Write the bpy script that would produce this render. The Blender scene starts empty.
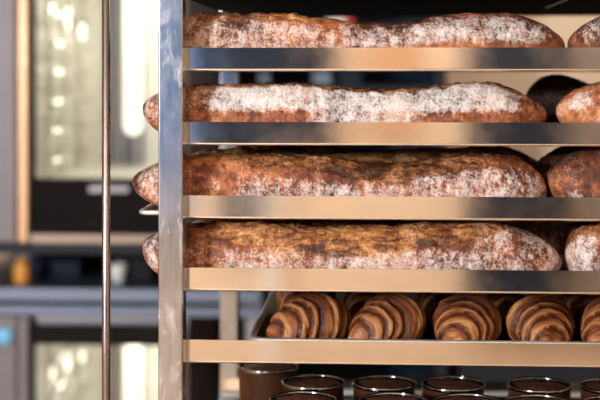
import bpy, bmesh, math, random
from mathutils import Vector, Matrix, noise
random.seed(4)
C = bpy.context.scene.collection
PI = math.pi
# ------------------------------------------------------------------ camera
F = 1400.0; HZ = 72.0
CAM = Vector((0, -1.7, 1.35)); TH = math.atan(85/F)
cd = bpy.data.cameras.new('camera'); cam = bpy.data.objects.new('camera', cd); C.objects.link(cam)
cam.location = CAM; cam.rotation_euler = (PI/2, 0, TH)
cd.sensor_width = 36; cd.lens = F/600*36; cd.shift_y = -(200-HZ)/600
cd.dof.use_dof = True; cd.dof.focus_distance = 1.72; cd.dof.aperture_fstop = 3.0
cd.clip_start = .05
bpy.context.scene.camera = cam
def at(px, py, Y):
    u = (px-300)/F; v = -(py-HZ)/F
    d = Vector((u*math.cos(TH)-math.sin(TH), u*math.sin(TH)+math.cos(TH), v))
    return CAM + d*((Y-CAM.y)/d.y)
def AX(px, Y): return at(px, HZ, Y).x
def AZ(py, Y, px=385): return at(px, py, Y).z

# ------------------------------------------------------------------ helpers
def tag(o, label, cat, group=None, kind=None):
    o['label'] = label; o['category'] = cat
    if group: o['group'] = group
    if kind: o['kind'] = kind
    return o
def thing(name, label, cat, loc=(0,0,0), rz=0, group=None):
    o = bpy.data.objects.new(name, None); C.objects.link(o); o.location = loc; o.rotation_euler = (0,0,rz)
    o.empty_display_size = .05
    return tag(o, label, cat, group)
def obj(name, bm, m, parent=None, loc=None, smooth=True, bevel=0, seg=2):
    me = bpy.data.meshes.new(name)
    bmesh.ops.recalc_face_normals(bm, faces=bm.faces)
    bm.to_mesh(me); bm.free()
    o = bpy.data.objects.new(name, me); C.objects.link(o)
    if m: me.materials.append(m)
    if parent: o.parent = parent
    if loc: o.location = loc
    for p in me.polygons: p.use_smooth = smooth
    if bevel:
        b = o.modifiers.new('bevel', 'BEVEL'); b.width = bevel; b.segments = seg; b.limit_method = 'ANGLE'
        b.harden_normals = True
    return o
def struct(name, bm, m, parent=None, **k):
    o = obj(name, bm, m, parent, **k); o['kind'] = 'structure'; return o
def box(bm, x0, x1, y0, y1, z0, z1):
    r = bmesh.ops.create_cube(bm, size=1)
    for v in r['verts']:
        v.co = Vector(((x0+x1)/2+v.co.x*(x1-x0), (y0+y1)/2+v.co.y*(y1-y0), (z0+z1)/2+v.co.z*(z1-z0)))
    return bm
def bx(*a): return box(bmesh.new(), *a)
def tube(bm, a, b, r, n=14, cap=True):
    a = Vector(a); b = Vector(b); d = b-a
    M = Matrix.Translation((a+b)/2) @ d.to_track_quat('Z', 'Y').to_matrix().to_4x4()
    bmesh.ops.create_cone(bm, cap_ends=cap, segments=n, radius1=r, radius2=r, depth=d.length, matrix=M)
    return bm
def lathe(bm, prof, n=48, close=False):
    rings = []
    for r, z in prof:
        if r < 1e-6: rings.append([bm.verts.new((0,0,z))])
        else: rings.append([bm.verts.new((r*math.cos(2*PI*i/n), r*math.sin(2*PI*i/n), z)) for i in range(n)])
    for A, B in zip(rings, rings[1:]):
        for i in range(n):
            j = (i+1) % n
            if len(A) == 1 and len(B) == 1: continue
            if len(A) == 1: bm.faces.new((A[0], B[j], B[i]))
            elif len(B) == 1: bm.faces.new((A[i], A[j], B[0]))
            else: bm.faces.new((A[i], A[j], B[j], B[i]))
    return bm
def extrude_x(bm, prof, x0, x1):
    A = [bm.verts.new((x0, y, z)) for y, z in prof]; B = [bm.verts.new((x1, y, z)) for y, z in prof]
    n = len(prof)
    for i in range(n):
        j = (i+1) % n; bm.faces.new((A[i], A[j], B[j], B[i]))
    bm.faces.new(A[::-1]); bm.faces.new(B)
    return bm
def copy_tree(o, parent=None):
    c = o.copy(); C.objects.link(c)
    if parent: c.parent = parent
    for ch in list(o.children): copy_tree(ch, c)
    return c
def sstep(a, b, x):
    if a > b: return 1-sstep(b, a, x)
    if a == b: return float(x > a)
    t = max(0, min(1, (x-a)/(b-a))); return t*t*(3-2*t)

# ------------------------------------------------------------------ materials
def newmat(name):
    m = bpy.data.materials.new(name); m.use_nodes = True
    nt = m.node_tree; b = nt.nodes['Principled BSDF']
    return m, nt, b
def N(nt, t, **k):
    n = nt.nodes.new(t)
    for a, v in k.items(): setattr(n, a, v)
    return n
def ramp(nt, stops):
    r = N(nt, 'ShaderNodeValToRGB'); e = r.color_ramp.elements
    while len(e) < len(stops): e.new(.5)
    for el, (p, c) in zip(e, stops):
        el.position = p; el.color = (*c, 1) if len(c) == 3 else c
    return r
def tex(nt, scale, detail=4, rough=.6, coord='Object', stretch=None, distort=0):
    tc = N(nt, 'ShaderNodeTexCoord'); n = N(nt, 'ShaderNodeTexNoise')
    n.inputs['Scale'].default_value = scale; n.inputs['Detail'].default_value = detail
    n.inputs['Roughness'].default_value = rough; n.inputs['Distortion'].default_value = distort
    if stretch:
        mp = N(nt, 'ShaderNodeMapping'); mp.inputs['Scale'].default_value = stretch[:3]
        if len(stretch) > 3: mp.inputs['Rotation'].default_value = stretch[3]
        nt.links.new(tc.outputs[coord], mp.inputs[0]); nt.links.new(mp.outputs[0], n.inputs['Vector'])
    else: nt.links.new(tc.outputs[coord], n.inputs['Vector'])
    return n
def math_(nt, op, a, b=None, c=None, clamp=False):
    n = N(nt, 'ShaderNodeMath', operation=op); n.use_clamp = clamp
    for i, v in enumerate((a, b, c)):
        if v is None: continue
        if hasattr(v, 'links'): nt.links.new(v, n.inputs[i])
        else: n.inputs[i].default_value = v
    return n.outputs[0]
def mixc(nt, f, a, b, mode='MIX'):
    n = N(nt, 'ShaderNodeMix', data_type='RGBA', blend_type=mode)
    for i, v in ((0, f), (6, a), (7, b)):
        if hasattr(v, 'links'): nt.links.new(v, n.inputs[i])
        else: n.inputs[i].default_value = v if i == 0 else (*v, 1)
    return n.outputs[2]
def plain(name, col, rough=.6, metal=0, var=.12, scale=9, bump=0, spec=.5):
    m, nt, b = newmat(name)
    n = tex(nt, scale, 5)
    r = ramp(nt, [(.3, tuple(c*(1-var) for c in col)), (.7, tuple(min(1, c*(1+var)) for c in col))])
    nt.links.new(n.outputs[0], r.inputs[0]); nt.links.new(r.outputs[0], b.inputs['Base Color'])
    b.inputs['Roughness'].default_value = rough; b.inputs['Metallic'].default_value = metal; b.inputs['Specular IOR Level'].default_value = spec
    if bump:
        bp = N(nt, 'ShaderNodeBump'); bp.inputs['Strength'].default_value = bump; bp.inputs['Distance'].default_value = .002
        nt.links.new(n.outputs[0], bp.inputs['Height']); nt.links.new(bp.outputs[0], b.inputs['Normal'])
    return m
def steel(name, col=(.62,.61,.6), r0=.16, r1=.34, stretch=(1,30,30), smudge=.25, bump=.05, smear=0):
    m, nt, b = newmat(name)
    b.inputs['Metallic'].default_value = 1
    s = tex(nt, 40, 4, .6, stretch=stretch); c = tex(nt, 14, 5, .65)
    sp = tex(nt, 260, 2, .5)
    mr = N(nt, 'ShaderNodeMapRange'); mr.inputs[1].default_value = .3; mr.inputs[2].default_value = .7
    mr.inputs[3].default_value = r0; mr.inputs[4].default_value = r1
    nt.links.new(c.outputs[0], mr.inputs[0]); nt.links.new(mr.outputs[0], b.inputs['Roughness'])
    cr = ramp(nt, [(.3, tuple(x*(1-smudge) for x in col)), (.6, col), (.8, tuple(min(1, x*1.12) for x in col))])
    mx = mixc(nt, .5, s.outputs[0], c.outputs[0])
    nt.links.new(mx, cr.inputs[0])
    fl = ramp(nt, [(.74, (0,0,0)), (.8, (1,1,1))]); nt.links.new(sp.outputs[0], fl.inputs[0])
    f2 = math_(nt, 'MULTIPLY', fl.outputs[0], .3)
    bc = mixc(nt, f2, cr.outputs[0], (.8,.8,.8))
    if smear:
        sm = tex(nt, 22, 6, .7, stretch=(1.4,1.4,.5), distort=1.2); sr = ramp(nt, [(.53, (0,0,0)), (.68, (1,1,1))]); nt.links.new(sm.outputs[0], sr.inputs[0])
        k = math_(nt, 'MULTIPLY', sr.outputs[0], smear)
        bc = mixc(nt, k, bc, (.75,.75,.75)); nt.links.new(math_(nt, 'SUBTRACT', 1, k), b.inputs['Metallic'])
    nt.links.new(bc, b.inputs['Base Color'])
    bp = N(nt, 'ShaderNodeBump'); bp.inputs['Strength'].default_value = bump; bp.inputs['Distance'].default_value = .0006
    nt.links.new(mx, bp.inputs['Height']); nt.links.new(bp.outputs[0], b.inputs['Normal'])
    return m
M = {}
M['runner'] = steel('runner_steel', (.86,.83,.80), .05, .12, (1,40,40), .12, .015)
M['post'] = steel('post_steel', (.52,.55,.6), .13, .25, (6,6,.6), .35, .03, .6)
M['rod'] = steel('rod_steel', (.36,.31,.31), .2, .3, (30,30,1), .2, .04)
M['tray'] = steel('tray_steel', (.15,.145,.14), .3, .45, (1,20,20), .3)
M['pan'] = plain('pan_dark', (.02,.017,.016), .4, 0, .3, 8, spec=.25)
M['tray_shade'] = plain('shaded_tray', (.012,.011,.011), .8, 0, .3, 8, spec=.03)  # shade under the top tray put into its colour
M['pan_rim'] = steel('pan_rim_steel', (.85,.86,.88), .42, .58, (10,1,10), .2)
M['oven'] = steel('oven_steel', (.27,.26,.28), .4, .5, (4,4,20), .12)
M['oven_warm_reflect'] = steel('oven_trim_reflected_warm', (.5,.31,.19), .4, .5, (4,4,20), .1)  # warm room reflection put into the trim's base colour
M['greyboard'] = plain('grey_board', (.2,.17,.15), .8, 0, .1)
M['grey'] = plain('grey_oven_paint', (.2,.18,.195), .5, .2, .08, 6)
M['bar'] = steel('stand_steel', (.17,.2,.27), .4, .5, (4,4,20), .12)
M['cavity'] = plain('oven_enamel', (.72,.71,.66), .35, 0, .1, 5)
M['chrome'] = steel('wire_chrome', (.85,.85,.82), .1, .2, (4,4,4), .05)
M['oven_base'] = steel('oven_base_steel', (.3,.23,.19), .4, .5, (4,4,20), .1)
M['black'] = plain('black_enamel', (.012,.012,.014), .3, 0, .2, spec=.12)
M['blackglass'] = plain('black_glass', (.006,.006,.008), .15, 0, .1, spec=.1)
M['rubber'] = plain('rubber', (.03,.03,.03), .7)
M['tin'] = steel('tin_steel', (.4,.42,.45), .1, .2, (10,10,1), .2)
M['tinside'] = plain('tin_bronze', (.06,.02,.008), .4, 0, .25, 20, spec=.2)
M['beige'] = plain('beige_plaster', (.69,.53,.39), .85, 0, .05, 3, .1)
M['cream'] = plain('cream_ceiling', (.75,.66,.55), .9, 0, .04, 3, .1)
M['slate'] = plain('slate_wall', (.06,.065,.08), .8, 0, .1, 3, .1)
M['navy'] = plain('navy_panel', (.013,.019,.035), .5, 0, .2, 4, spec=.1)
M['dkshelf'] = plain('dark_shelf_metal', (.02,.023,.03), .45, 0, .15, 6, spec=.15)
M['white'] = plain('white_card', (.8,.82,.82), .6, 0, .05)
M['red'] = plain('red_card', (.6,.03,.02), .5, 0, .1)
M['blue'] = plain('blue_plastic', (.25,.38,.55), .4, 0, .1)
M['orange'] = plain('orange_plastic', (.75,.32,.05), .45, 0, .1)
M['wood'] = plain('orange_wood', (.5,.28,.15), .5, 0, .2)
def floor_mat():
    m, nt, b = newmat('floor_tiles')
    tc = N(nt, 'ShaderNodeTexCoord'); br = N(nt, 'ShaderNodeTexBrick'); br.offset = 0
    br.inputs['Scale'].default_value = 1; br.inputs['Brick Width'].default_value = .3; br.inputs['Row Height'].default_value = .3
    br.inputs['Mortar Size'].default_value = .004
    br.inputs['Color1'].default_value = (.6,.45,.32,1); br.inputs['Color2'].default_value = (.64,.48,.34,1); br.inputs['Mortar'].default_value = (.2,.15,.12,1)
    nt.links.new(tc.outputs['Object'], br.inputs[0]); nt.links.new(br.outputs[0], b.inputs['Base Color'])
    b.inputs['Roughness'].default_value = .45
    return m
M['floor'] = floor_mat()
def glass_mat():
    m, nt, b = newmat('oven_glass')
    nt.nodes.remove(b); out = nt.nodes['Material Output']
    t = N(nt, 'ShaderNodeBsdfTransparent'); t.inputs[0].default_value = (.93,.93,.9,1)
    g = N(nt, 'ShaderNodeBsdfGlossy'); g.inputs['Roughness'].default_value = .03
    fr = N(nt, 'ShaderNodeFresnel'); mx = N(nt, 'ShaderNodeMixShader')
    n = tex(nt, 3, 2); r = math_(nt, 'MULTIPLY_ADD', n.outputs[0], .1, 1.4); nt.links.new(r, fr.inputs[0])
    nt.links.new(fr.outputs[0], mx.inputs[0]); nt.links.new(t.outputs[0], mx.inputs[1]); nt.links.new(g.outputs[0], mx.inputs[2])
    nt.links.new(mx.outputs[0], out.inputs[0])
    return m
M['glass'] = glass_mat()
def emit(name, col, s):
    m, nt, b = newmat(name)
    b.inputs['Base Color'].default_value = (*col, 1)
    b.inputs['Emission Color'].default_value = (*col, 1); b.inputs['Emission Strength'].default_value = s
    return m
M['led'] = emit('blue_display', (.15,.45,.7), .5)
M['bulb'] = emit('oven_lamp', (1,.95,.86), 1.7)

def bread_mat():
    m, nt, b = newmat('bread_crust')
    at_ = N(nt, 'ShaderNodeAttribute', attribute_name='masks')
    sx = N(nt, 'ShaderNodeSeparateColor'); nt.links.new(at_.outputs['Color'], sx.inputs[0])
    FL, CR, BK = sx.outputs[0], sx.outputs[1], sx.outputs[2]
    big = tex(nt, 26, 4, .6); mid = tex(nt, 95, 4, .65); fine = tex(nt, 330, 3, .6)
    # skin
    s1 = ramp(nt, [(.30, (.035,.010,.005)), (.43, (.15,.038,.013)), (.54, (.38,.115,.034)), (.68, (.62,.27,.10))])
    v = math_(nt, 'MULTIPLY_ADD', mid.outputs[0], .5, math_(nt, 'MULTIPLY_ADD', big.outputs[0], .5, -.0))
    v = math_(nt, 'ADD', v, math_(nt, 'MULTIPLY_ADD', BK, .5, -.25))
    nt.links.new(v, s1.inputs[0])
    # crumb
    c1 = ramp(nt, [(.40, (.045,.013,.005)), (.49, (.18,.06,.017)), (.59, (.42,.175,.05)), (.73, (.72,.45,.2))])
    stk = tex(nt, 130, 4, .65, stretch=(.28,1,1), distort=.6)
    w = math_(nt, 'MULTIPLY_ADD', fine.outputs[0], .22, math_(nt, 'MULTIPLY_ADD', stk.outputs[0], .6, math_(nt, 'MULTIPLY_ADD', big.outputs[0], .55, -.18)))
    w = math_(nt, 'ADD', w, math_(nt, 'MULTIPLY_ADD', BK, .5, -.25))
    nt.links.new(w, c1.inputs[0])
    col = mixc(nt, CR, s1.outputs[0], c1.outputs[0])
    # flour
    wr = tex(nt, 60, 3, .6, stretch=(2.2,.5,.6,(0,.7,0)))
    f = math_(nt, 'ADD', FL, math_(nt, 'MULTIPLY_ADD', mid.outputs[0], 1.1, -.55))
    f = math_(nt, 'ADD', f, math_(nt, 'MULTIPLY_ADD', fine.outputs[0], 1.7, -.85))
    f = math_(nt, 'ADD', f, math_(nt, 'MULTIPLY_ADD', wr.outputs[0], .9, -.45))
    f = math_(nt, 'ADD', f, math_(nt, 'MULTIPLY_ADD', big.outputs[0], 1.2, -.68))
    fr = ramp(nt, [(.26, (0,0,0)), (.6, (.45,.45,.45)), (1, (.92,.92,.92))]); nt.links.new(f, fr.inputs[0])
    ff = math_(nt, 'MULTIPLY', fr.outputs[0], math_(nt, 'MULTIPLY_ADD', CR, -.8, 1))
    dust = ramp(nt, [(.5, (0,0,0)), (.72, (.55,.55,.55))]); nt.links.new(fine.outputs[0], dust.inputs[0])
    dz = ramp(nt, [(.42, (0,0,0)), (.62, (1,1,1))]); nt.links.new(big.outputs[0], dz.inputs[0])
    col = mixc(nt, math_(nt, 'MULTIPLY', math_(nt, 'MULTIPLY', dust.outputs[0], dz.outputs[0]), .8), col, (.6,.5,.44))
    col = mixc(nt, ff, col, (.64,.64,.64))
    nt.links.new(col, b.inputs['Base Color'])
    b.inputs['Roughness'].default_value = .55
    b.inputs['Specular IOR Level'].default_value = .35
    h = math_(nt, 'MULTIPLY_ADD', fine.outputs[0], .5, math_(nt, 'ADD', mid.outputs[0], math_(nt, 'MULTIPLY', wr.outputs[0], .6)))
    bp = N(nt, 'ShaderNodeBump'); bp.inputs['Strength'].default_value = .55; bp.inputs['Distance'].default_value = .004
    nt.links.new(h, bp.inputs['Height']); nt.links.new(bp.outputs[0], b.inputs['Normal'])
    return m
M['bread'] = bread_mat()
def croissant_mat():
    m, nt, b = newmat('croissant_pastry')
    at_ = N(nt, 'ShaderNodeAttribute', attribute_name='masks')
    sx = N(nt, 'ShaderNodeSeparateColor'); nt.links.new(at_.outputs['Color'], sx.inputs[0])
    L, T, A = sx.outputs[0], sx.outputs[1], sx.outputs[2]
    big = tex(nt, 30, 3, .6); fine = tex(nt, 160, 3, .6)
    # thin lamination lines run round the roll
    cb = N(nt, 'ShaderNodeCombineXYZ'); nt.links.new(math_(nt, 'MULTIPLY', T, 120), cb.inputs[0]); nt.links.new(math_(nt, 'MULTIPLY', A, 5), cb.inputs[1])
    ln = N(nt, 'ShaderNodeTexNoise'); ln.inputs['Scale'].default_value = 1; ln.inputs['Detail'].default_value = 3
    nt.links.new(cb.outputs[0], ln.inputs['Vector'])
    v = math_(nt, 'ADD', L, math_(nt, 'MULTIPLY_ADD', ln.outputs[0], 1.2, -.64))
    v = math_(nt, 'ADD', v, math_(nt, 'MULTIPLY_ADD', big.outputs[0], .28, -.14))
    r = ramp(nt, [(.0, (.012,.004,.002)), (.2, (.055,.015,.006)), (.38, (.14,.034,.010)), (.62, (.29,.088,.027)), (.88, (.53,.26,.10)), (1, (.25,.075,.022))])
    nt.links.new(v, r.inputs[0]); nt.links.new(r.outputs[0], b.inputs['Base Color'])
    b.inputs['Roughness'].default_value = .5; b.inputs['Specular IOR Level'].default_value = .3
    bp = N(nt, 'ShaderNodeBump'); bp.inputs['Strength'].default_value = .5; bp.inputs['Distance'].default_value = .002
    nt.links.new(math_(nt, 'ADD', ln.outputs[0], math_(nt, 'MULTIPLY', fine.outputs[0], .3)), bp.inputs['Height']); nt.links.new(bp.outputs[0], b.inputs['Normal'])
    return m
M['croissant'] = croissant_mat()
M['cake'] = plain('dark_cake', (.1,.03,.012), .55, 0, .6, 60, .8)

# ------------------------------------------------------------------ room
X0, X1, Y0, Y1, ZT = -2.6, 2.4, -4.0, 2.7, 2.9
struct('floor', bx(X0, X1, Y0, Y1, -.1, 0), M['floor'])
struct('ceiling', bx(X0, X1, Y0, Y1, ZT, ZT+.1), M['cream'])
struct('wall_right', bx(X1, X1+.1, Y0, Y1, 0, ZT), M['beige'])
struct('wall_back', bx(X0, X1, Y1, Y1+.1, 0, ZT), M['beige'])
def wall_with_holes(name, axis, pos, a0, a1, holes, m):
    bm = bmesh.new()
    def put(u0, u1, z0, z1):
        if u1-u0 < 1e-4 or z1-z0 < 1e-4: return
        if axis == 'x': box(bm, pos[0], pos[1], u0, u1, z0, z1)
        else: box(bm, u0, u1, pos[0], pos[1], z0, z1)
    u = a0
    for h0, h1, z0, z1 in sorted(holes):
        put(u, h0, 0, ZT); put(h0, h1, 0, z0); put(h0, h1, z1, ZT); u = h1
    put(u, a1, 0, ZT)
    struct(name, bm, m, smooth=False)
KW = (-3.75, -3.05, 1.2, 2.3)       # key window in the left wall
wall_with_holes('wall_left', 'x', (X0-.1, X0), Y0, Y1, [KW], M['beige'])
FW = (-1.75, -.79, .75, 2.3)         # sky window in the front wall (behind the camera)
wall_with_holes('wall_front', 'y', (Y0-.1, Y0), X0, X1, [FW], M['beige'])
def frame(bm, u0, u1, z0, z1, w, p0, p1, axis):
    for a in ((u0, u0+w, z0, z1), (u1-w, u1, z0, z1), (u0+w, u1-w, z0, z0+w), (u0+w, u1-w, z1-w, z1)):
        if axis == 'x': box(bm, p0, p1, *a)
        else: box(bm, a[0], a[1], p0, p1, a[2], a[3])
    return bm
struct('window_1', frame(bmesh.new(), *FW, .02, Y0-.07, Y0-.03, 'y'), M['dkshelf'], smooth=False)
struct('window_2', frame(bmesh.new(), *KW, .04, X0-.07, X0-.03, 'x'), M['white'], smooth=False)
# unseen panels added on the wall behind the camera for the runners' reflections
struct('reflect_panel_1', bx(-.785, -.2, Y0, Y0+.03, 1.0, 2.2), M['navy'], smooth=False)
struct('reflect_panel_2', bx(-.66, -.5, Y0, Y0+.03, .62, 1.0), M['navy'], smooth=False)
struct('reflect_panel_3', bx(-.49, -.44, Y0, Y0+.03, .1, 1.0), M['white'], smooth=False)
struct('reflect_panel_4', bx(.8, 1.5, Y0, Y0+.03, .3, 2.1), M['greyboard'], smooth=False)
struct('reflect_panel_5', bx(.33, .75, Y0, Y0+.05, 0.35, 2.1), M['navy'], smooth=False)
struct('reflect_panel_6', bx(-.08, .14, Y0, Y0+.03, 1.1, 1.7), M['wood'], smooth=False)
struct('baseboard_back', bx(X0, X1, Y1-.015, Y1, 0, .1), M['wood'], smooth=False)

# ------------------------------------------------------------------ rack
RD = .60                                        # rack depth
xl, xr = AX(160, -.015), AX(184.6, -.015)       # front left post
PW = xr-xl
xR0 = xl+.70
TOPS = [at(385, y, 0).z for y in (48-74, 47.6, 122.3, 196.5, 269.3, 342)]
pit = (TOPS[1]-TOPS[5])/4
for k in range(6): TOPS.append(TOPS[5]-pit*(k+1))
for k in range(2): TOPS.insert(0, TOPS[0]+pit)
# TOPS[2] is the tray above the frame, [3]..[7] are the five in view
FH = 23.6/F*1.7
rack = thing('bakery_rack', 'tall stainless steel bakery rack on castors holding the trays of bread', 'rack', (xl+.35, RD/2, 0))
RL = Vector(rack.location)
def rp(name, bm, m, **k):
    bmesh.ops.translate(bm, verts=bm.verts, vec=-RL); return obj(name, bm, m, rack, **k)
ZB, ZTOP = .16, 1.78
yr = RD
for x in (xl, xR0):
    for y0, y1 in ((-PW, 0), (yr, yr+PW)):
        rp('post', bx(x, x+PW, y0, y1, ZB, ZTOP), M['post'], bevel=.0022, seg=3)
for z0, z1 in ((ZB-.03, ZB), (ZTOP, ZTOP+.03)):
    for y0, y1 in ((-PW, 0), (yr, yr+PW)):
        rp('side_rail', bx(xl, xR0+PW, y0, y1, z0, z1), M['post'], bevel=.002)
    for x in (xl, xR0):
        rp('cross_rail', bx(x, x+PW, 0, yr, z0, z1), M['post'], bevel=.002)
def runner(z, sgn, y):
    # L section with a rounded bend: upright flange outside, lip inwards at the bottom
    t = .0016; r = .0032; lip = .034
    out = []; inn = []
    out.append((0, z)); inn.append((t, z))
    for i in range(7):
        a = PI/2*i/6
        out.append((r-r*math.cos(a), z-FH+r-r*math.sin(a)))
        inn.append((r-(r-t)*math.cos(a), z-FH+r-(r-t)*math.sin(a)))
    out.append((lip, z-FH)); inn.append((lip, z-FH+t))
    prof = [(y+sgn*a, b) for a, b in out+inn[::-1]]
    return extrude_x(bmesh.new(), prof, xl+.004, xR0+PW-.004)
tilt = [0,0,0,0,.3,-.4,.5,.2,0,0,0,0,0]
for k, z in enumerate(TOPS):
    if k == 8: continue          # this level is left out to make room for the tall tins
    for sgn, y in ((1, 0.0003), (-1, yr-.0003)):
        bm = runner(z, sgn, y)
        o = rp('runner', bm, M['runner'])
        o.modifiers.new('wn', 'WEIGHTED_NORMAL').weight = 100
# thin upright bar in front of the tray ends
rx = AX(106.2, -.012); 
bm = bmesh.new(); tube(bm, (rx, -.012, ZB-.015), (rx, -.012, ZTOP+.015), .0051, 20)
rp('retaining_bar', bm, M['rod'])
for z in (ZB-.02, ZTOP+.01):
    rp('bar_bracket', bx(rx-.008, xl+.002, -.02, -.004, z, z+.012), M['post'], bevel=.001)
for x in (xl+PW/2, xR0+PW/2):
    for y in (-PW/2, yr+PW/2):
        bm = bmesh.new(); tube(bm, (x, y, .09), (x, y, ZB-.03), .012, 16); box(bm, x-.022, x-.018, y-.02, y+.02, .045, .1); box(bm, x+.018, x+.022, y-.02, y+.02, .045, .1); box(bm, x-.022, x+.022, y-.02, y+.02, .095, .1)
        cst = rp('caster', bm, M['post'], smooth=False)
        w = bmesh.new(); tube(w, (x-.015, y, .055), (x+.015, y, .055), .055, 28); bmesh.ops.translate(w, verts=w.verts, vec=-RL)
        obj('wheel', w, M['rubber'], cst, smooth=False, bevel=.004)

# ------------------------------------------------------------------ trays
def rounded(x0, x1, y0, y1, r, n=6):
    P = []
    for cx, cy, a0 in ((x1-r, y1-r, 0), (x0+r, y1-r, PI/2), (x0+r, y0+r, PI), (x1-r, y0+r, 1.5*PI)):
        for i in range(n+1):
            a = a0+PI/2*i/n; P.append((cx+r*math.cos(a), cy+r*math.sin(a)))
    return P
def loops(bm, Ls, cap0=True, cap1=True):
    R = [[bm.verts.new(p) for p in L] for L in Ls]
    n = len(R[0])
    for A, B in zip(R, R[1:]):
        for i in range(n):
            j = (i+1) % n; bm.faces.new((A[i], A[j], B[j], B[i]))
    if cap0: bm.faces.new(R[0][::-1])
    if cap1: bm.faces.new(R[-1])
    return bm
def tray(name, label, x0, x1, y0, y1, z, h, slope, m, mr, rz=0, r=.02, group=None):
    """sheet pan: flat base at z, flared sides of height h, rolled rim"""
    cx, cy = (x0+x1)/2, (y0+y1)/2; hx, hy = (x1-x0)/2, (y1-y0)/2
    t = thing(name, label, 'tray', (cx, cy, z), rz, group)
    th = .0012
    def ring(ins, zz): return [(a, b, zz) for a, b in rounded(-hx+ins, hx-ins, -hy+ins, hy-ins, max(.004, r-ins*.5))]
    rim = .0046 if h > .02 else .003
    L = [ring(rim+slope, 0), ring(rim, h-rim), ring(rim+th, h-rim), ring(rim+slope+th, th)]
    b = loops(bmesh.new(), L)
    o = obj('pan', b, m, t); o.modifiers.new('es', 'EDGE_SPLIT').split_angle = math.radians(40)
    # rolled rim
    b = bmesh.new(); Ls = []
    for i in range(9):
        a = 2*PI*i/8
        Ls.append(ring(rim+rim*math.cos(a), h-rim+rim*math.sin(a)))
    loops(b, Ls, False, False); bmesh.ops.remove_doubles(b, verts=b.verts, dist=1e-6)
    obj('rim', b, mr, t)
    return t
LIP = [z-FH+.0016 for z in TOPS]
FLOOR = {}
tx0 = AX(139, .02)
words = ['', '', 'empty steel tray on the rack level above the topmost loaf',
 'steel tray carrying the topmost speckled loaf', 'steel tray carrying the loaf with a thick white flour band',
 'steel tray whose corner pokes out left of the post', 'steel tray under the fourth loaf, just above the croissants']
for k in (2, 3, 4, 5, 6):
    x0 = tx0 if k == 5 else xl+.008+.004*(k % 3)
    tray('baking_tray', words[k], x0, xR0+.02, .0075, RD-.0075, LIP[k]+.0003, .0075, .004, M['tray_shade'] if k == 2 else M['tray'], M['tray_shade'] if k == 2 else M['pan_rim'], r=.012, group='bread trays')
    FLOOR[k] = LIP[k]+.0003+.0016
_t = [o for o in C.objects if o.name == 'baking_tray'][0]
sp0 = at(571, 2, .06); sp0.x = AX(569, .06)
b = bx(sp0.x-.0022, sp0.x+.0022, .05, .30, LIP[2]-.0012, LIP[2]+.0003)
bmesh.ops.translate(b, verts=b.verts, vec=-Vector(_t.location)); o = obj('edge_strip', b, M['pan_rim'], _t, smooth=False); o['label'] = 'pale strip under the tray'
# croissant pan
px0 = AX(246.5, .02)
tray('croissant_pan', 'deep dark baking pan with shiny rim holding the croissants', px0, xR0+.015, .0075, RD-.012, LIP[7]+.0003, .028, .014, M['pan'], M['pan_rim'], r=.03)
FLOOR[7] = LIP[7]+.0003+.0016
tray('tin_tray', 'dark tray carrying the round cake tins at the foot of the picture', AX(200, .02), xR0+.02, .0075, RD-.0075, LIP[9]+.0003, .010, .004, M['pan'], M['pan_rim'], r=.012)
FLOOR[9] = LIP[9]+.0003+.0016

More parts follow.
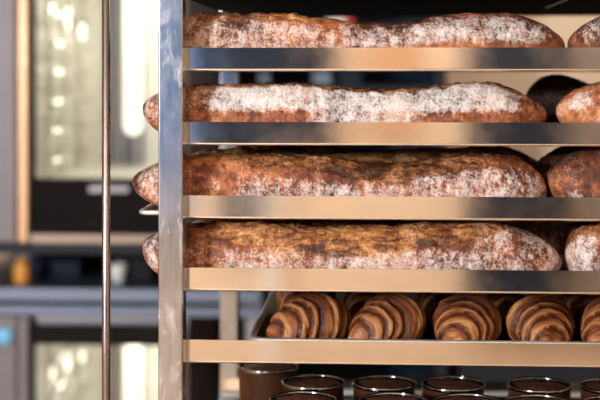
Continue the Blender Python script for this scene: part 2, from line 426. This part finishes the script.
# ------------------------------------------------------------------ loaves
def interp(L, x):
    if x <= L[0][0]: return L[0][1]
    for (a, p), (b, q) in zip(L, L[1:]):
        if x <= b: return p+(q-p)*(x-a)/(b-a)
    return L[-1][1]
def smooth_interp(L, x, w=10):
    s = 0; k = 0
    for i in range(-3, 4):
        g = math.exp(-(i/2)**2); s += g*interp(L, x+i*w/3); k += g
    return s/k
def loaf(label, k, Ya, hw, tipL, tipR, endL, endR, tops, crumb, flour, bake=.5, seed=1, NX=230, NA=84, drop=0, rough=1.0, lift=0, name='bread_loaf', group='long loaves on the rack', wav=None):
    fz = FLOOR[k]
    fpx = HZ-(fz-CAM.z)*F/(Ya-CAM.y)/1.0    # floor row at the loaf axis (near enough)
    pz = lambda px, py: at(px, py, Ya).z
    xa, xb = tipL[0], tipR[0]
    me = bpy.data.meshes.new(name); V = []; Fc = []; cols = []
    ox = AX((xa+xb)/2, Ya)
    for i in range(NX+1):
        s = i/NX; s = .5-.5*math.cos(PI*s) if True else s
        s = .35*(i/NX)+.65*s
        px = xa+(xb-xa)*s
        eL = min(1, max(0, (px-xa)/endL)); eR = min(1, max(0, (xb-px)/endR))
        e1 = math.sqrt(max(0, 1-(1-eL)**2.2)); e2 = math.sqrt(max(0, 1-(1-eR)**2.2)); 
        X = AX(px, Ya)
        zt = pz(px, smooth_interp(tops, px)); zb = fz
        zl, zr = pz(xa, tipL[1]), pz(xb, tipR[1])
        if eL < 1: zt = zl+(max(zt, zl)-zl)*e1; zb = zl+(zb-zl)*e1
        if eR < 1: zt = zr+(max(zt, zr)-zr)*e2; zb = zr+(zb-zr)*e2
        zb = max(zb, fz)
        H = zt-zb; zc = zb+.46*H; w = hw*e1*e2
        yoff = 0
        yc = (wav(px) if wav else 0)
        zcr = pz(px, interp(crumb, px)) if crumb else 99
        for j in range(NA):
            a = 2*PI*j/NA
            ca, sa = math.cos(a), math.sin(a)
            y = w*(abs(ca)**.85)*(1 if ca > 0 else -1)
            z = zc+(.54*H*(abs(sa)**.92) if sa > 0 else -.46*H*(abs(sa)**.72))
            P = Vector((X-ox, y+yc, z-fz))
            q = P*1.0+Vector((seed*3.7, seed*1.3, seed*.7))
            # mask values
            v = (z-zb)/max(H, 1e-4)
            zz = z+.0030*noise.noise(q*60)+.0022*noise.noise(q*140)
            cr = sstep(-.0012, .0012, zz-zcr)
            if y > 0: cr = cr*sstep(.9, .3, y/max(w, 1e-4))
            n1 = noise.noise(q*45); n2 = noise.noise(q*110); n3 = noise.noise(q*260); n0 = noise.noise(q*14)
            d = (.0020*n1+.0011*n2+.0006*n3)*rough+.0022*n0
            # opened crust: rough and slightly sunken, with a raised edge
            edge = math.exp(-((zz-zcr)/.0028)**2) if abs(zz-zcr) < .02 else 0
            d += cr*(-.0016+.0016*n2+.0012*n3)+edge*.0016*(1-.5*cr)
            nrm = Vector((0, ca*H*.5, sa*max(w, .001))).normalized() if H > 1e-5 else Vector((0,0,1))
            lim = min(1, min(e1, e2)*1.3)
            if sa < -.75: d *= .2
            P = P+nrm*d*lim
            P.z = max(P.z, lift*sstep(212, 188, px)); 
            P.y = max(P.y, -(Ya-(.0175 if P.z < .0125 else .0065)))
            V.append(P)
            fl = 0
            for (p0, p1, v0, v1, st) in flour:
                sx_ = sstep(p0-14, p0+14, px)*(1-sstep(p1-14, p1+14, px))
                sv = sstep(v0-.1, v0+.1, v)*(1-sstep(v1-.1, v1+.1, v))
                fl = max(fl, st*sx_*sv)
            fl = max(0, min(1, fl+.12*n1))
            bk = max(0, min(1, bake+.25*n0+.2*(.4-v)*(1-cr)))
            cols.append((fl, cr, bk, 1))
    for i in range(NX):
        for j in range(NA):
            jj = (j+1) % NA
            Fc.append((i*NA+j, i*NA+jj, (i+1)*NA+jj, (i+1)*NA+j))
    Fc.append(tuple(range(NA))[::-1]); Fc.append(tuple(NX*NA+j for j in range(NA)))
    me.from_pydata([tuple(p) for p in V], [], Fc)
    ca_ = me.color_attributes.new('masks', 'FLOAT_COLOR', 'POINT')
    ca_.data.foreach_set('color', [c for t in cols for c in t])
    me.materials.append(M['bread']); me.validate()
    bm = bmesh.new(); bm.from_mesh(me); bmesh.ops.remove_doubles(bm, verts=bm.verts, dist=2e-5); bmesh.ops.recalc_face_normals(bm, faces=bm.faces); bm.to_mesh(me); bm.free()
    for p in me.polygons: p.use_smooth = True
    o = bpy.data.objects.new(name, me); C.objects.link(o); o.location = (ox, Ya, fz)
    return tag(o, label, 'bread', group)
YA = .047; HW = .036
L1 = loaf('topmost long loaf, brown and speckled with flour, ridged along its top', 3, YA, HW, (165, 45), (565, 47), 40, 70,
  [(150,20),(186,18),(205,13),(225,12),(260,12),(300,14),(325,19),(350,23),(395,23),(425,18),(460,14),(500,13),(520,14),(570,20)],
  [(150,5),(200,12),(212,19),(240,17),(270,22),(300,22),(330,19),(350,20),(380,15),(420,8),(600,0)],
  [(160,345,.12,.85,.55),(340,440,.45,.95,.62),(420,548,.45,.95,.74),(470,530,.0,.3,.7),(186,212,.6,1,.4)], .52, 1)
L2 = loaf('long loaf with a thick white flour band along its side, second from the top', 4, YA, HW, (143, 107), (547, 114), 56, 74,
  [(140,90),(160,89),(186,84),(230,83),(300,82),(350,86),(385,89),(415,87),(455,82),(490,82),(510,84),(560,95)],
  [(140,60),(180,87),(230,87),(300,86),(350,90),(385,94),(420,90),(460,84),(500,83),(540,60)],
  [(206,425,.52,.95,.92),(165,206,.5,.9,.4),(130,165,.1,1.1,.5),(410,520,.5,.97,.88),(310,420,.15,.6,.62),(515,535,.2,.8,.35),(440,530,-.2,.24,.5)], .5, 2, lift=.0095)  # thinner flour left of the band also carries the post's shadow
L3 = loaf('long rustic loaf with golden torn top and floury right end, above the protruding tray corner', 5, YA, HW, (132.5, 181), (547, 192), 72, 50,
  [(130,160),(160,158),(190,155),(230,154),(285,153),(330,156),(365,162),(400,162),(440,156),(480,153),(515,154),(560,160)],
  [(140,120),(190,157),(215,162),(235,160),(262,166),(300,165),(330,172),(370,180),(400,180),(430,174),(470,168),(495,158),(510,140)],
  [(235,430,.18,.62,.55),(410,545,.0,.8,.62),(120,168,.0,1.1,.45),(225,310,-.2,.28,.75),(190,235,.4,.8,.3)], .5, 3)
L4 = loaf('lowest long loaf, golden torn top over flour-dusted sides, just above the croissants', 6, YA, HW, (142.5, 246), (562, 262), 52, 62,
  [(140,226),(160,226),(190,222),(230,220),(280,222),(320,226),(365,225),(420,222),(480,222),(510,226),(540,231),(570,238)],
  [(140,190),(186,226),(205,234),(240,242),(280,248),(320,255),(365,252),(400,249),(440,243),(480,236),(505,229),(520,200)],
  [(225,570,.14,.62,.58),(470,560,.3,1.1,.55),(130,168,.0,1.1,.48),(190,240,.3,.7,.4)], .5, 4, lift=.0095)
# loaves at the right edge of the frame
loaf('floury brown loaf end at the right edge on the topmost tray', 3, YA, HW, (567.5, 45), (705, 45), 42, 60,
  [(560,24),(580,19),(600,16),(640,14),(720,20)], [(560,0),(800,0)], [(585,720,.5,1,.6)], .42, 5, NX=120)
loaf('pinkish pale loaf end at the right edge below the topmost tray', 4, YA, HW, (556, 110), (705, 110), 60, 60,
  [(550,86),(590,82),(620,80),(660,78),(720,86)], [(560,0),(800,0)], [(560,600,.55,.95,.62),(580,700,-.1,.5,.45)], .68, 6, NX=120)
LR = loaf('glossy dark brown loaf end at the right edge on the tray with the protruding corner', 5, YA, HW, (547, 175), (705, 180), 45, 60,
  [(540,158),(560,153),(580,149),(620,148),(720,155)], [(560,0),(800,0)], [(562,582,.0,.4,.7),(600,700,.3,.6,.3)], .34, 7, NX=120)
loaf('blunt white-floured loaf end at the right edge just above the croissants', 6, YA, HW, (565, 252), (705, 255), 26, 60,
  [(560,226),(580,224),(620,222),(720,228)], [(540,190),(572,232),(590,234),(620,236),(720,236)], [(555,600,.0,.9,.68)], .55, 8, NX=120)
# loaves further back on the trays
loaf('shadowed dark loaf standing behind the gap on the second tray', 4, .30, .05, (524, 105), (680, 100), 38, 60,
  [(520,78),(536,73),(552,72),(572,77),(592,86),(620,92),(690,92)], [(560,0),(800,0)], [], .1, 9, NX=110, NA=60)  # crust colour darkened to hold the shade it stands in
def back(label, k, src, ya, dx, sz=1.0, rz=0, sx=1):
    o = src.copy(); C.objects.link(o); o.location = (src.location.x+dx, ya, FLOOR[k]); o.rotation_euler = (0,0,rz); o.scale = (sx,1,sz)
    o['label'] = label; return o
back('shaded loaf peeping over the loaf with the torn golden top and floury right end', 5, L4, .15, .0, .98, 0, .93)
back('dim loaf lying behind the lowest long loaf', 6, L3, .15, .03, 1.05)
back('shaded loaf end behind the glossy dark brown loaf end at the right', 5, LR, .16, -.004, 1.0)
back('shaded loaf end behind the blunt white-floured loaf end', 6, LR, .16, .035, 1.0)
back('third loaf deep in the shade at the back of the protruding tray', 5, L2, .26, .03, 1.0)
back('third loaf deep in the shade at the back of the fourth tray', 6, L1, .26, .04, 1.05)

# ------------------------------------------------------------------ croissants
def croissant_mesh(seed, Lh=.065, Rw=.038, Rh=.033, bend=.35):
    NT, NA = 150, 72
    V = []; Fc = []; cols = []
    edges = [-1.0, -.80, -.60, -.40, -.21, .21, .40, .60, .80, 1.0]
    rnd = random.Random(seed)
    edges = [e+rnd.uniform(-.025, .025) if abs(e) < 1 else e for e in edges]
    for i in range(NT+1):
        t0 = -1+2*i/NT
        for j in range(NA):
            a = 2*PI*j/NA
            # layer edges run slightly aslant round the roll
            te = t0+.05*math.sin(a+seed)+.02*math.sin(3*a+seed*2)
            te = max(-1, min(1, te))
            at_ = abs(te)
            base = max(0, 1-at_**2.0)**.62
            # position inside the layer
            lay = .5
            for e0, e1 in zip(edges, edges[1:]):
                if e0 <= te <= e1:
                    if e1 <= .0: lay = (te-e0)/(e1-e0); out = e0
                    elif e0 >= 0: lay = (e1-te)/(e1-e0); out = e1
                    else: lay = 1-abs((te-(e0+e1)/2)/((e1-e0)/2)); out = None
                    lay = lay
                    break
            # lay 0 at outer edge of layer, 1 where it dives under the next
            step = (lay-.5)*-.20 if e0*e1 > 0 else (.10+.0*lay)
            bulge = .05*math.sin(PI*lay) if e0*e1 > 0 else .06*math.sin(PI*min(1, lay))
            end = min(1, (1-abs(t0))*9)
            r = base*(1+(step+bulge)*end)
            r = max(r, .0)
            y = t0*Lh
            # crescent: the tips bend to -x
            cxx = -bend*Lh*(t0*t0)
            ca, sa = math.cos(a), math.sin(a)
            zc = Rh*.92*base
            z = sa*(Rh*r if sa > 0 else Rh*.9*r)
            P = Vector((cxx+Rw*r*ca, y+.004*math.sin(a*2)*base, zc+z+.006*(1-base)))
            q = P+Vector((seed, seed*2, 0))
            P += Vector((ca, 0, sa))*(.0018*noise.noise(q*60)+.0009*noise.noise(q*150)+.0016*noise.noise(Vector((q.x*30,q.y*220,q.z*30))))*end
            P.z = max(0, P.z)
            V.append(P); 
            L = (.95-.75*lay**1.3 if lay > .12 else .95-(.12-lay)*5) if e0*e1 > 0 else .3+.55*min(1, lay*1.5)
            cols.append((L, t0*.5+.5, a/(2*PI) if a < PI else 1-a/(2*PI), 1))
    for i in range(NT):
        for j in range(NA):
            jj = (j+1) % NA; Fc.append((i*NA+j, i*NA+jj, (i+1)*NA+jj, (i+1)*NA+j))
    me = bpy.data.meshes.new('croissant'); me.from_pydata([tuple(v) for v in V], [], Fc)
    c = me.color_attributes.new('masks', 'FLOAT_COLOR', 'POINT'); c.data.foreach_set('color', [x for t in cols for x in t])
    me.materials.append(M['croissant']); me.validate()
    bm = bmesh.new(); bm.from_mesh(me); bmesh.ops.remove_doubles(bm, verts=bm.verts, dist=2e-5); bmesh.ops.recalc_face_normals(bm, faces=bm.faces); bm.to_mesh(me); bm.free()
    for p in me.polygons: p.use_smooth = True
    return me
CM = [croissant_mesh(s, bend=b) for s, b in ((1,.3),(2,.22),(3,.1),(4,.1),(5,.2))]
def croissant(label, me, px, Y, rz, s=1.0):
    o = bpy.data.objects.new('croissant', me); C.objects.link(o)
    o.location = (AX(px, Y), Y, FLOOR[7]); o.rotation_euler = (0,0,rz); o.scale = (s,s,s)
    return tag(o, label, 'croissant', 'croissants in the pan')
R = math.radians
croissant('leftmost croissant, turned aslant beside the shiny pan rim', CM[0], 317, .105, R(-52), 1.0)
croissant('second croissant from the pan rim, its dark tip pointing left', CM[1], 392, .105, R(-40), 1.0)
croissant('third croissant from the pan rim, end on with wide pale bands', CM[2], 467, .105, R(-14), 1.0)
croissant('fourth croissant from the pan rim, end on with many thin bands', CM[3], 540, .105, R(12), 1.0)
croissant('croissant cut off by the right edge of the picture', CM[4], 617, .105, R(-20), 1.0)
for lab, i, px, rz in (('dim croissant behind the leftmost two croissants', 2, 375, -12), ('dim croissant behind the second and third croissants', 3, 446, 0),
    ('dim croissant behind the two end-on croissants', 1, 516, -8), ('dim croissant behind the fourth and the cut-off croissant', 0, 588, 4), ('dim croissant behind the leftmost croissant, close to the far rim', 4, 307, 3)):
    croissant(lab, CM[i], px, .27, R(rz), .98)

# ------------------------------------------------------------------ cake tins
TZ = FLOOR[9]; zr = CAM.z-.411; TH_ = zr-TZ; TR = .0425
def tin_at(px, Y, lt, lc, first=[None, None]):
    loc = (AX(px, Y), Y, TZ)
    if first[0] is None:
        t = thing('cake_tin', lt, 'tin', loc, 0, 'round cake tins')
        b = lathe(bmesh.new(), [(0,0),(TR-.005,0),(TR-.003,.002),(TR-.0015,TH_-.004),(TR-.0023,TH_-.004),(TR-.0038,.004),(0,.003)])
        o = obj('tin_body', b, M['tinside'], t); o.modifiers.new('es', 'EDGE_SPLIT').split_angle = R(40)
        ring = [(TR-.0012+.0016*math.cos(2*PI*i/10), TH_-.003+.003*math.sin(2*PI*i/10)) for i in range(11)]
        b = lathe(bmesh.new(), ring); bmesh.ops.remove_doubles(b, verts=b.verts, dist=1e-6)
        obj('rim', b, M['tin'], t)
        rc = TR-.0042
        b = lathe(bmesh.new(), [(0,.0045),(rc-.002,.0045),(rc,.008),(rc,TH_-.007),(rc-.002,TH_-.004),(rc*.7,TH_-.002),(rc*.35,TH_-.001),(0,TH_-.0008)], 56)
        bmesh.ops.subdivide_edges(b, edges=[e for e in b.edges if min(v.co.z for v in e.verts) > TH_-.02], cuts=2, use_grid_fill=True)
        for v in b.verts:
            if v.co.z > TH_-.0105 and v.co.xy.length < rc-.001: v.co.z += .0022*noise.noise(v.co*90)+.001*noise.noise(v.co*200)
        c = obj('chocolate_cake', b, M['cake']); c.location = loc
        tag(c, lc, 'cake', 'cakes in the tins')
        first[0], first[1] = t, c
    else:
        t = copy_tree(first[0]); t.location = loc; t['label'] = lt
        c = first[1].copy(); C.objects.link(c); c.location = loc; c['label'] = lc
tin_at(268, .262, 'bronze-sided tin standing leftmost and furthest back, blue-grey rim', 'dark cake in the leftmost, furthest back tin')
for w, px, Y in (('below the leftmost croissant in the second row', 313, .165), ('below the second croissant in the second row', 384, .165), ('below the third croissant in the second row', 453, .165), ('below the fourth croissant in the second row', 539, .165), ('cut by the right edge in the second row', 612, .165)):
    tin_at(px, Y, 'silver-rimmed round tin '+w+' of tins', 'dark brown cake in the tin '+w)
for w, px, Y in (('leftmost of the front row', 303, .062), ('second from left in the front row', 393, .062), ('third from left in the front row', 467, .062), ('fourth from left in the front row', 538, .062), ('at the right edge of the front row', 616, .062)):
    tin_at(px, Y, 'silver-rimmed round tin '+w+' of tins', 'dark brown cake in the tin '+w)

# ------------------------------------------------------------------ ovens and background
OY = 1.4
def ox_(px): return AX(px, OY)
def oz_(py): return AZ(py, OY)
def oven(label, z0, z1, gz0, gz1, wz0, wz1, blue, nguide):
    xa, xb = ox_(-45), ox_(186)
    t = thing('oven', label, 'oven', ((xa+xb)/2, OY+.3, z0), 0, 'stacked ovens')
    O = Vector(t.location)
    def p(name, bm, m, par=None, **k):
        bmesh.ops.translate(bm, verts=bm.verts, vec=-O); return obj(name, bm, m, par or t, **k)
    D0, D1 = OY+.03, OY+.6
    wx0, wx1 = ox_(34), ox_(174)
    cx0, cx1 = wx0-.01, wx1+.01
    b = bmesh.new()      # shell round the cavity
    box(b, xa, cx0-.01, D0, D1, z0, z1); box(b, cx1+.01, xb, D0, D1, z0, z1)
    box(b, cx0-.01, cx1+.01, D0, D1, z0, wz0-.02); box(b, cx0-.01, cx1+.01, D0, D1, wz1+.02, z1); box(b, cx0-.01, cx1+.01, D1-.05, D1, wz0-.02, wz1+.02)
    p('body', b, M['oven'], smooth=False)
    b = bmesh.new(); e = .008
    box(b, cx0-.009, cx0, D0+.002, D1-.052, wz0-.018, wz1+.018); box(b, cx1, cx1+.009, D0+.002, D1-.052, wz0-.018, wz1+.018)
    box(b, cx0, cx1, D0+.002, D1-.052, wz0-.018, wz0-.01); box(b, cx0, cx1, D0+.002, D1-.052, wz1+.01, wz1+.018); box(b, cx0, cx1, D1-.06, D1-.052, wz0-.01, wz1+.01)
    p('cavity', b, M['cavity'], smooth=False)
    # steel frame left of the door and below it
    p('front_panel', bx(xa, ox_(17), OY-.002, D0, z0, z1), M['grey'], bevel=.006)
    d = p('door', frame(bmesh.new(), ox_(30), ox_(181), gz0, gz1, .005, OY, D0-.002, 'y'), M['black'], bevel=.003)
    b = bmesh.new(); g0 = ox_(30)+.005; g1 = ox_(181)-.005
    for a in ((g0, wx0, gz0+.005, gz1-.005), (wx1, g1, gz0+.005, gz1-.005), (wx0, wx1, gz0+.005, wz0), (wx0, wx1, wz1, gz1-.005)):
        if a[3] > a[2]: box(b, a[0], a[1], OY+.004, OY+.02, a[2], a[3])
    p('door_panel', b, M['blackglass'], d, smooth=False)
    p('window', bx(wx0, wx1, OY+.008, OY+.012, wz0, wz1), M['glass'], d, smooth=False)
    p('door_trim', bx(ox_(18), ox_(29), OY-.006, D0-.002, z0, z1), M['grey'] if blue else M['oven_warm_reflect'], bevel=.005)
    p('bottom_trim', bx(ox_(30), ox_(186), OY-.004, D0-.002, z0, gz0-.003), M['oven_base'], bevel=.003)
    for gx in (cx0+.018, cx1-.018):
        for gy in (D0+.08, D0+.25, D0+.42):
            b = bmesh.new(); tube(b, (gx, gy, wz0-.008), (gx, gy, wz1+.008), .008, 10); p('rack_guide', b, M['chrome'])
        zz = wz0+.03
        s = 1 if gx < (cx0+cx1)/2 else -1
        while zz < wz1-.01:
            b = bmesh.new(); tube(b, (gx+s*.010, D0+.03, zz), (gx+s*.010, D0+.47, zz), .006, 10)
            tube(b, (gx, D0+.08, zz), (gx+s*.012, D0+.08, zz), .004, 8); p('guide_rail', b, M['chrome']); zz += .068
    b = bmesh.new()
    for q, ww in enumerate((.012, .007, .016, .007, .010)):
        xx = ox_(60)+q*.022
        box(b, xx, xx+ww, D1-.075, D1-.0605, wz0, wz1)
    p('fan_baffle', b, M['grey'], smooth=False)
    if blue:
        b = bmesh.new(); tube(b, (0,-.012,0), (0,0,0), .018, 24); bmesh.ops.translate(b, verts=b.verts, vec=Vector((ox_(5), OY-.002, oz_(340))))
        p('control_display', b, M['led'])
    else:
        p('badge', bx(ox_(89), ox_(128), OY+.001, OY+.004, oz_(193.5), oz_(187.5)), M['oven'], d, smooth=False)
    # the lamp in the cavity
    b = bmesh.new(); lx = AX(133, D1-.12)
    tube(b, (lx, D1-.12, wz0+.10), (lx, D1-.12, wz1-.05), .024, 20); 
    for zz in (wz0+.10, wz1-.05): bmesh.ops.create_uvsphere(b, u_segments=16, v_segments=10, radius=.024, matrix=Matrix.Translation((lx, D1-.12, zz)))
    p('oven_lamp', b, M['bulb'])
    l = bpy.data.lights.new('oven_light', 'AREA'); l.energy = 2.6 if not blue else 1.6; l.color = (1,.95,.84); l.size = .12; l.shape = 'RECTANGLE'; l.size_y = .2
    lo = bpy.data.objects.new('oven_light', l); C.objects.link(lo); lo.location = (cx0*.27+cx1*.73, (D0+D1)/2-.02, wz1+.006)
    return t
oven('upper oven with a brightly lit glass door over a black band', oz_(246), oz_(-70), oz_(235), oz_(-62), oz_(180), oz_(-50), False, 6)
ol = oven('lower oven with a lit glass door and a blue display at its left', oz_(575), oz_(320), oz_(560), oz_(328), oz_(545), oz_(349), True, 4)
# stand that carries the ovens
st = thing('oven_stand', 'steel stand carrying the two ovens with a dark gap between them', 'stand', ((ox_(-45)+ox_(186))/2, OY+.3, 0))
SO = Vector(st.location)
def sp(name, bm, m, **k):
    bmesh.ops.translate(bm, verts=bm.verts, vec=-SO); return obj(name, bm, m, st, **k)
xa, xb = ox_(-52), ox_(262)
def zrow(y): return oz_(y)
sp('shelf', bx(xa, xb, OY+.0, OY+.62, zrow(257), zrow(246.5)), M['dkshelf'], bevel=.003)
sp('shelf', bx(xa, xb, OY-.02, OY+.62, zrow(304), zrow(290)), M['bar'], bevel=.004)
sp('shelf', bx(xa, xb, OY-.0, OY+.62, zrow(319.5), zrow(309)), M['bar'], bevel=.003)
sp('back_panel', bx(xa, xb, OY+.58, OY+.62, zrow(290), zrow(257)), M['navy'], smooth=False)
for x in (xa, xb-.04):
    for y in (OY+.02, OY+.575):
        sp('leg', bx(x, x+.04, y, y+.04, 0, zrow(246.5)), M['oven'], bevel=.003)
sp('bottom_shelf', bx(xa, xb, OY, OY+.62, oz_(578)-.03, oz_(578)), M['oven'], bevel=.003)
# things lying in the gap
gz = zrow(290)
def bottle(name, label, cat, px, Y, h, r, m, z=None):
    b = lathe(bmesh.new(), [(0,0),(r*.95,0),(r,.004),(r,h*.6),(r*.75,h*.75),(r*.38,h*.84),(r*.38,h*.96),(0,h*.96)], 24)
    o = obj(name, b, m); o.location = (AX(px, Y), Y, gz if z is None else z); tag(o, label, cat); return o
def cup(name, label, cat, px, Y, h, r, m):
    b = lathe(bmesh.new(), [(0,0),(r*.75,0),(r,h),(r*.93,h),(r*.7,.005),(0,.005)], 24)
    o = obj(name, b, m); o.location = (AX(px, Y), Y, gz); tag(o, label, cat); return o
bottle('squeeze_bottle', 'small orange bottle on the steel shelf between the ovens', 'bottle', 22, OY+.06, .062, .019, M['orange'])
cup('cup', 'white cup on the steel shelf between the ovens', 'cup', 118, OY+.08, .042, .02, M['white'])
o = obj('storage_box', bx(-.045, .045, -.05, .05, 0, .055), M['black'], bevel=.006); o.location = (AX(137, OY+.15), OY+.15, gz); tag(o, 'black box beside the white cup on the shelf between the ovens', 'box')
o = obj('storage_box', bx(-.06, .06, -.05, .05, 0, .04), M['navy'], bevel=.006); o.location = (AX(60, OY+.2), OY+.2, gz); tag(o, 'low navy box beside the orange bottle between the ovens', 'box')

# dark shelving behind the rack
SY = 2.06
sh = thing('shelving_unit', 'dark tall shelving unit blurred behind the bread rack', 'shelving', (AX(330, SY+.2), SY+.2, 0))
HO = Vector(sh.location)
def hp(name, bm, m, **k):
    bmesh.ops.translate(bm, verts=bm.verts, vec=-HO); return obj(name, bm, m, sh, **k)
sx0, sx1 = AX(196, SY), AX(447, SY)
hp('back_panel', bx(sx0, sx1, SY+.42, SY+.45, .1, 2.1), M['navy'], smooth=False)
for x in (sx0, sx1-.03): hp('side_panel', bx(x, x+.03, SY, SY+.42, 0, 2.1), M['dkshelf'], smooth=False)
SH = [.25, .6, .95, AZ(86, SY), AZ(25, SY), 1.75, 2.07]
for z in SH: hp('shelf', bx(sx0+.03, sx1-.03, SY, SY+.42, z-.02, z), M['dkshelf'], smooth=False)
def carton(label, px0, px1, ytop, z, m, Y=SY+.03, nm='carton'):
    a, b_ = AX(px0, Y), AX(px1, Y); zt = AZ(ytop, Y)
    o = obj(nm, bx(-(b_-a)/2, (b_-a)/2, 0, .12, 0, zt-z), m, bevel=.004); o.location = ((a+b_)/2, Y, z); return tag(o, label, 'box')
z1 = SH[4]; z2 = SH[3]
carton('white carton on the dark shelving above the topmost loaf', 327, 344, 15, z1, M['white'])
carton('small red carton beside the white carton above the topmost loaf', 345.5, 353, 17, z1, M['red'])
carton('pale blue box on the dark shelving, just right of the rear rack post', 258, 268, 73, z2, M['blue'])
carton('light blue box on the dark shelving, between the first and second loaf', 312, 330, 72, z2, M['blue'])
carton('navy box on the dark shelving, right of the light blue box', 338, 362, 70, z2, M['navy'])
carton('small white carton at the left end of the dark shelving, high up', 222, 229, 3, z1, M['white'])

# low cabinet added behind the rack, right, to darken the background
CY = 2.15
cb = thing('dark_filler_cabinet', 'added low dark cabinet against the beige wall, darkening behind the tins', 'cabinet', (AX(590, CY), CY+.2, 0))
HO = Vector(cb.location); c0 = AX(456, CY); c1 = AX(760, CY)
def kp(name, bm, m, par=None, **k):
    bmesh.ops.translate(bm, verts=bm.verts, vec=-HO); return obj(name, bm, m, par or cb, **k)
kp('body', bx(c0, c1, CY, CY+.5, .08, .97), M['dkshelf'], smooth=False)
kp('cabinet_top', bx(c0-.005, c1+.005, CY-.02, CY+.5, .97, 1.0), M['black'], bevel=.003)
kp('plinth', bx(c0+.02, c1-.02, CY+.04, CY+.48, 0, .08), M['black'], smooth=False)
for q in range(2):
    a = c0+.01+q*(c1-c0-.01)/2
    d = kp('door', bx(a, a+(c1-c0-.03)/2, CY-.018, CY-.0005, .1, .955), M['dkshelf'], bevel=.002)
    b = bmesh.new(); hx = a+(.03 if q else (c1-c0-.03)/2-.03); tube(b, (hx, CY-.03, .7), (hx, CY-.03, .85), .005)
    for zz in (.71, .84): tube(b, (hx, CY-.03, zz), (hx, CY-.017, zz), .004)
    kp('handle', b, M['chrome'], d)

# ------------------------------------------------------------------ lights
def area(name, loc, target, sx, sy, e, col):
    l = bpy.data.lights.new(name, 'AREA'); l.shape = 'RECTANGLE'; l.size = sx; l.size_y = sy; l.energy = e; l.color = col
    o = bpy.data.objects.new(name, l); C.objects.link(o); o.location = loc
    o.rotation_euler = (Vector(target)-Vector(loc)).to_track_quat('-Z', 'Y').to_euler(); return o
area('window_daylight', (X0-.02, (KW[0]+KW[1])/2, 1.9), (.1, 0, 1.2), .34, .5, 235, (.88,.95,1))
area('front_window_daylight', ((FW[0]+FW[1])/2, Y0-.02, 1.55), (-.3, 0, 1.2), .9, 1.4, 1.3, (.32,.57,1))
area('front_fill', (.2, -2.6, ZT-.03), (.2, -2.7, 0), 2.6, 1.0, 9, (1,.9,.78))  # added fill without a fixture, lights front wall and loaf fronts
area('wall_reflect_fill', (.3, -3.2, ZT-.05), (.3, -4.0, .5), 2.6, .2, 88, (1,.9,.79))  # added unseen lamp, brightens the wall mirrored in the runners
area('back_wall_fill', (.7, 1.5, ZT-.03), (.8, 2.3, 0), 1.4, .6, 52, (1,.9,.78))  # added lamp without a fixture, brightens the beige back wall
w = bpy.data.worlds.new('world'); bpy.context.scene.world = w; w.use_nodes = True
nt = w.node_tree; bg = nt.nodes['Background']
bg.inputs[0].default_value = (.38,.55,.9,1); bg.inputs[1].default_value = 1.0
vs = bpy.context.scene.view_settings
vs.view_transform = 'Standard'; vs.look = 'None'; vs.gamma = 1; vs.use_curve_mapping = False; vs.exposure = -.25
